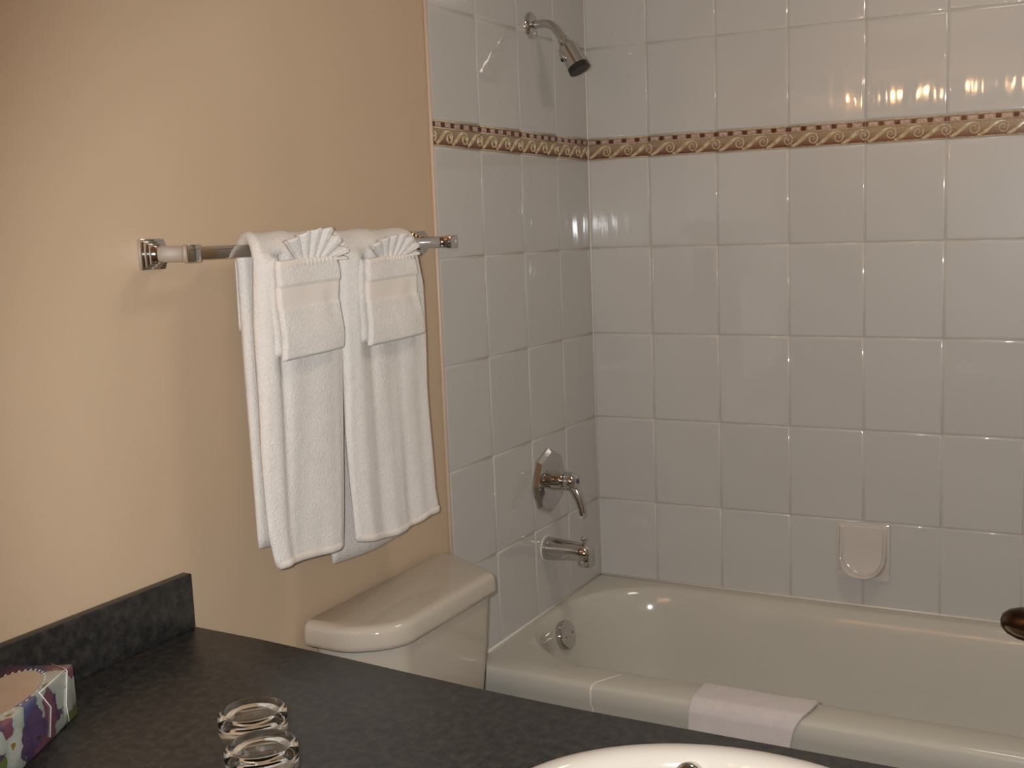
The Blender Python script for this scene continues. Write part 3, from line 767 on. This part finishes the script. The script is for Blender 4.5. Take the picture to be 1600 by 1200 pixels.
# ------------------------------------------------------------------ glasses
def tumbler(x, y, label):
    bm = bmesh.new()
    H_ = 0.090; n_ = 48
    outp = [(0.000, 0.0355), (0.0008, 0.0362), (0.020, 0.0372), (0.060, 0.0392), (0.078, 0.0400), (0.086, 0.0395), (0.0895, 0.0365), (0.0905, 0.033), (0.0895, 0.031), (0.0885, 0.015), (0.0883, 0.0004)]
    inp = [(0.0765, 0.0004), (0.0762, 0.020), (0.0745, 0.032), (0.070, 0.0362), (0.060, 0.0372), (0.020, 0.0352), (0.0008, 0.0343), (0.0, 0.0350)]
    rg = []
    for z, r_ in outp + inp: rg.append([bm.verts.new((r_ * math.cos(2 * PI * k / n_), r_ * math.sin(2 * PI * k / n_), z)) for k in range(n_)])
    rg.append(rg[0])
    for i in range(len(rg) - 1):
        if i == len(outp) - 1:
            bm.faces.new(rg[i]); bm.faces.new(rg[i + 1][::-1]); continue
        for k in range(n_): bm.faces.new((rg[i][k], rg[i][(k + 1) % n_], rg[i + 1][(k + 1) % n_], rg[i + 1][k]))
    o = link('drinking_glass', bm, M['glass'], None, True, 60); o.location = (x, y, CZ + 0.0006)
    return tag(o, label, 'glass', 'clear tumblers upside down on the dark counter')
tumbler(0.484, -1.975, 'upturned clear tumbler on the dark counter, the farther of the two')
tumbler(0.556, -2.040, 'upturned clear tumbler on the dark counter, nearer one cut by the picture edge')

# ------------------------------------------------------------------ tissue box
mm, nt, b = mat('floral_print', (0.6, 0.6, 0.5), 0.3, coat=0.6)
tc = nt.nodes.new('ShaderNodeTexCoord'); vo = nt.nodes.new('ShaderNodeTexVoronoi'); vo.inputs['Scale'].default_value = 30
n1 = nt.nodes.new('ShaderNodeTexNoise'); n1.inputs['Scale'].default_value = 22; n1.inputs['Detail'].default_value = 3
ma = nt.nodes.new('ShaderNodeMix'); ma.data_type = 'RGBA'; ma.inputs['Factor'].default_value = 0.06
nt.links.new(tc.outputs['Object'], n1.inputs['Vector']); nt.links.new(tc.outputs['Object'], ma.inputs['A']); nt.links.new(n1.outputs['Color'], ma.inputs['B'])
nt.links.new(ma.outputs['Result'], vo.inputs['Vector'])
sc_ = nt.nodes.new('ShaderNodeSeparateColor'); nt.links.new(vo.outputs['Color'], sc_.inputs[0])
r = ramp(nt, sc_.outputs[0], [(0.0, (0.10, 0.055, 0.13)), (0.22, (0.085, 0.09, 0.22)), (0.36, (0.42, 0.46, 0.40)), (0.55, (0.16, 0.21, 0.05)), (0.68, (0.50, 0.52, 0.46)), (0.84, (0.20, 0.07, 0.11))])
r.color_ramp.interpolation = 'CONSTANT'
d2 = ramp(nt, vo.outputs['Distance'], [(0.0, (0.55, 0.32, 0.05)), (0.10, (0.55, 0.32, 0.05)), (0.16, (1, 1, 1)), (1.0, (0.45, 0.5, 0.5))])
mu = nt.nodes.new('ShaderNodeMix'); mu.data_type = 'RGBA'; mu.blend_type = 'MULTIPLY'; mu.inputs['Factor'].default_value = 1
nt.links.new(r.outputs[0], mu.inputs['A']); nt.links.new(d2.outputs[0], mu.inputs['B']); nt.links.new(mu.outputs['Result'], b.inputs['Base Color'])
bump(nt, b, n1.outputs[0], 0.25, 0.003)
M['floral'] = mm
mm, nt, b = mat('tissue_panel', (0.46, 0.33, 0.25), 0.35, coat=0.5)
n = noise(nt, 14, 3); r = ramp(nt, n.outputs[0], [(0.45, (0.44, 0.32, 0.24)), (0.62, (0.46, 0.37, 0.27)), (0.70, (0.28, 0.33, 0.24))]); nt.links.new(r.outputs[0], b.inputs['Base Color']); M['tpanel'] = mm
mm, nt, b = mat('film_slits_and_glare', (0.75, 0.72, 0.66), 0.2); M['film'] = mm  # pale colour for the perforations and for painted glare on film creases
tbx = empty('tissue_box', (0.121, -1.928, CZ)); tbx.rotation_euler = (0, 0, math.atan2(-0.89, 0.45)); tag(tbx, 'floral printed tissue box on the counter corner by the side splash', 'tissue box')
# local +x runs along the long side, local -y is across to the left wall
BL, BW, BH = 0.21, 0.100, 0.074
bm = bmesh.new(); add_box(bm, 0.0, BL, -BW, 0.0, 0.0006, BH, 0.004, 2); link('carton', bm, M['floral'], tbx, True, 40)
bm = bmesh.new(); pts = [(0.022 + (BL - 0.044) * (0.5 + 0.5 * math.cos(t / 40 * 2 * PI)), -BW / 2 + 0.040 * math.sin(t / 40 * 2 * PI)) for t in range(40)]
loft(bm, [(pts, BH - 0.001), (pts, BH + 0.0004)]); link('opening_panel', bm, M['tpanel'], tbx)
bm = bmesh.new()
for k in range(40):
    t = k / 40 * 2 * PI; cx = BL / 2 + (BL / 2 - 0.018) * math.cos(t); cy = -BW / 2 + 0.044 * math.sin(t)
    add_box(bm, cx - 0.0022, cx + 0.0022, cy - 0.0006, cy + 0.0006, BH - 0.0005, BH + 0.0006)
o = link('perforation', bm, M['film'], tbx); o['kind'] = 'stuff'
bm = bmesh.new()
for pts in ([(0.022, -0.001, BH + .0003), (0.022, 0.0004, BH - .002), (0.034, 0.0006, 0.03), (0.030, 0.0004, 0.004)], [(0.001, -0.03, BH + .0004), (0.022, -0.001, BH + .0006), (0.10, -0.001, BH + .0006)], [(0.10, 0.0006, 0.075), (0.075, 0.0006, 0.045), (0.085, 0.0006, 0.008)]):
    tube(bm, pts, 0.0007, 6)
link('film_crease_glare', bm, M['film'], tbx, True)  # white strips painting the glare along the folds of the plastic film

# ------------------------------------------------------------------ bath mat over the tub rim
bmat = empty('bath_mat', (0.71, -0.74, ZT)); tag(bmat, 'pinkish white folded bath mat hanging over the tub rim', 'bath mat')
prof = [(-0.650, ZT - 0.045), (-0.651, ZT - 0.020), (-0.657, ZT - 0.002), (-0.668, ZT + 0.006), (-0.69, ZT + 0.0075), (-0.72, ZT + 0.0075), (-0.742, ZT + 0.006), (-0.755, ZT - 0.003), (-0.761, ZT - 0.018), (-0.7625, ZT - 0.05), (-0.764, ZT - 0.10), (-0.766, ZT - 0.17), (-0.768, ZT - 0.26)]
bm = bmesh.new(); nu = 40; rows_ = []
pp = []
for i in range(len(prof) - 1):
    for k in range(4): pp.append((lerp(prof[i][0], prof[i + 1][0], k / 4), lerp(prof[i][1], prof[i + 1][1], k / 4)))
pp.append(prof[-1])
for i, (y, z) in enumerate(pp):
    a = pp[max(i - 1, 0)]; c = pp[min(i + 1, len(pp) - 1)]; ty, tz = c[0] - a[0], c[1] - a[1]; L_ = math.hypot(ty, tz); ny, nz = -(-tz) / L_ * 1, -ty / L_
    ny, nz = tz / L_, -ty / L_
    s = i / (len(pp) - 1); row = []
    for k in range(nu + 1):
        u = k / nu; x0 = 0.578 - 0.010 * s; x1 = 0.836 - 0.045 * smooth((s - 0.25) / 0.75)
        wv = 0.0016 * math.sin(u * 11 + s * 4) * s
        row.append(bm.verts.new((lerp(x0, x1, u), y + ny * 0.0005 - abs(wv) - wv * 0.4, z + nz * 0.0005 + 0.001 * math.sin(u * 8) * (1 - s))))
    rows_.append(row)
for i in range(len(rows_) - 1):
    for k in range(nu): bm.faces.new((rows_[i][k], rows_[i][k + 1], rows_[i + 1][k + 1], rows_[i + 1][k]))
o = par(link('mat_cloth', bm, M['pink_terry'], None, True), bmat)
md = o.modifiers.new('solid', 'SOLIDIFY'); md.thickness = 0.009; md.offset = 0
md = o.modifiers.new('sub', 'SUBSURF'); md.levels = 1; md.render_levels = 1

# ------------------------------------------------------------------ open door with a dark handle, at the right edge
hx, hy = 1.548, -1.10; ang = math.atan2(-0.78, -0.155)
door = empty('door_1', (hx, hy, 0)); door.rotation_euler = (0, 0, ang); struct(door, 'white door standing ajar beside the right wall', 'door')
bm = bmesh.new(); add_box(bm, 0.0, 0.78, -0.0175, 0.0175, 0.012, 2.02, 0.002, 1); link('door_leaf', bm, M['white'], door, True, 40)
bm = bmesh.new()
for z0, z1 in ((0.18, 0.92), (1.08, 1.86)):
    for sg in (-1, 1):
        yy = sg * 0.0175
        add_box(bm, 0.12, 0.66, min(yy, yy + sg * 0.004), max(yy, yy + sg * 0.004), z0, z1, 0.002, 1)
link('door_panel', bm, M['white'], door, True, 40)
bm = bmesh.new(); kz = 1.040; kx = 0.715
lathe(bm, (kx, -0.0175, kz), (0, -1, 0), [(0, 0.032), (0.006, 0.031), (0.010, 0.0125), (0.030, 0.0125), (0.036, 0.0175), (0.066, 0.0175), (0.080, 0.0160), (0.090, 0.0125), (0.096, 0.0075), (0.0985, 0.0001)], 36, cap1=False)
o = link('door_handle', bm, M['bronze'], door, True, 60); o['label'] = 'dark bronze door knob'

# ------------------------------------------------------------------ light fittings (outside the frame, seen in reflections)
vlb = empty('vanity_light', (0.45, RY, 2.11)); tag(vlb, 'chrome light bar with five warm round bulbs, reflected in the tiles', 'light')
bm = bmesh.new(); add_box(bm, -0.50, 0.50, 0.0, 0.045, -0.055, 0.055, 0.006, 2); link('back_plate', bm, M['chrome'], vlb, True, 40)
BXS = [-0.4, -0.2, 0.0, 0.2, 0.4]
for xb in BXS:
    bm = bmesh.new(); lathe(bm, (xb, 0.045, 0), (0, 1, 0), [(0, 0.03), (0.02, 0.028), (0.03, 0.02)], 20); sck = link('socket', bm, M['chrome'], vlb, True, 40)
    bm = bmesh.new(); bmesh.ops.create_uvsphere(bm, u_segments=20, v_segments=12, radius=0.014)
    for v in bm.verts: v.co += Vector((xb, 0.10, 0))
    bl = link('bulb', bm, M['bulb'], sck, True)
cl = empty('ceiling_lamp', (1.15, -0.95, H)); tag(cl, 'round ceiling lamp above the toilet and tub', 'light')
bm = bmesh.new(); lathe(bm, (0, 0, -0.001), (0, 0, -1), [(0, 0.15), (0.02, 0.148), (0.03, 0.13)], 40); link('lamp_base', bm, M['white'], cl, True, 40)
bm = bmesh.new(); lathe(bm, (0, 0, -0.03), (0, 0, -1), [(0, 0.13), (0.02, 0.12), (0.035, 0.08), (0.04, 0.001)], 40); link('lamp_shade', bm, M['shade'], cl, True, 60)
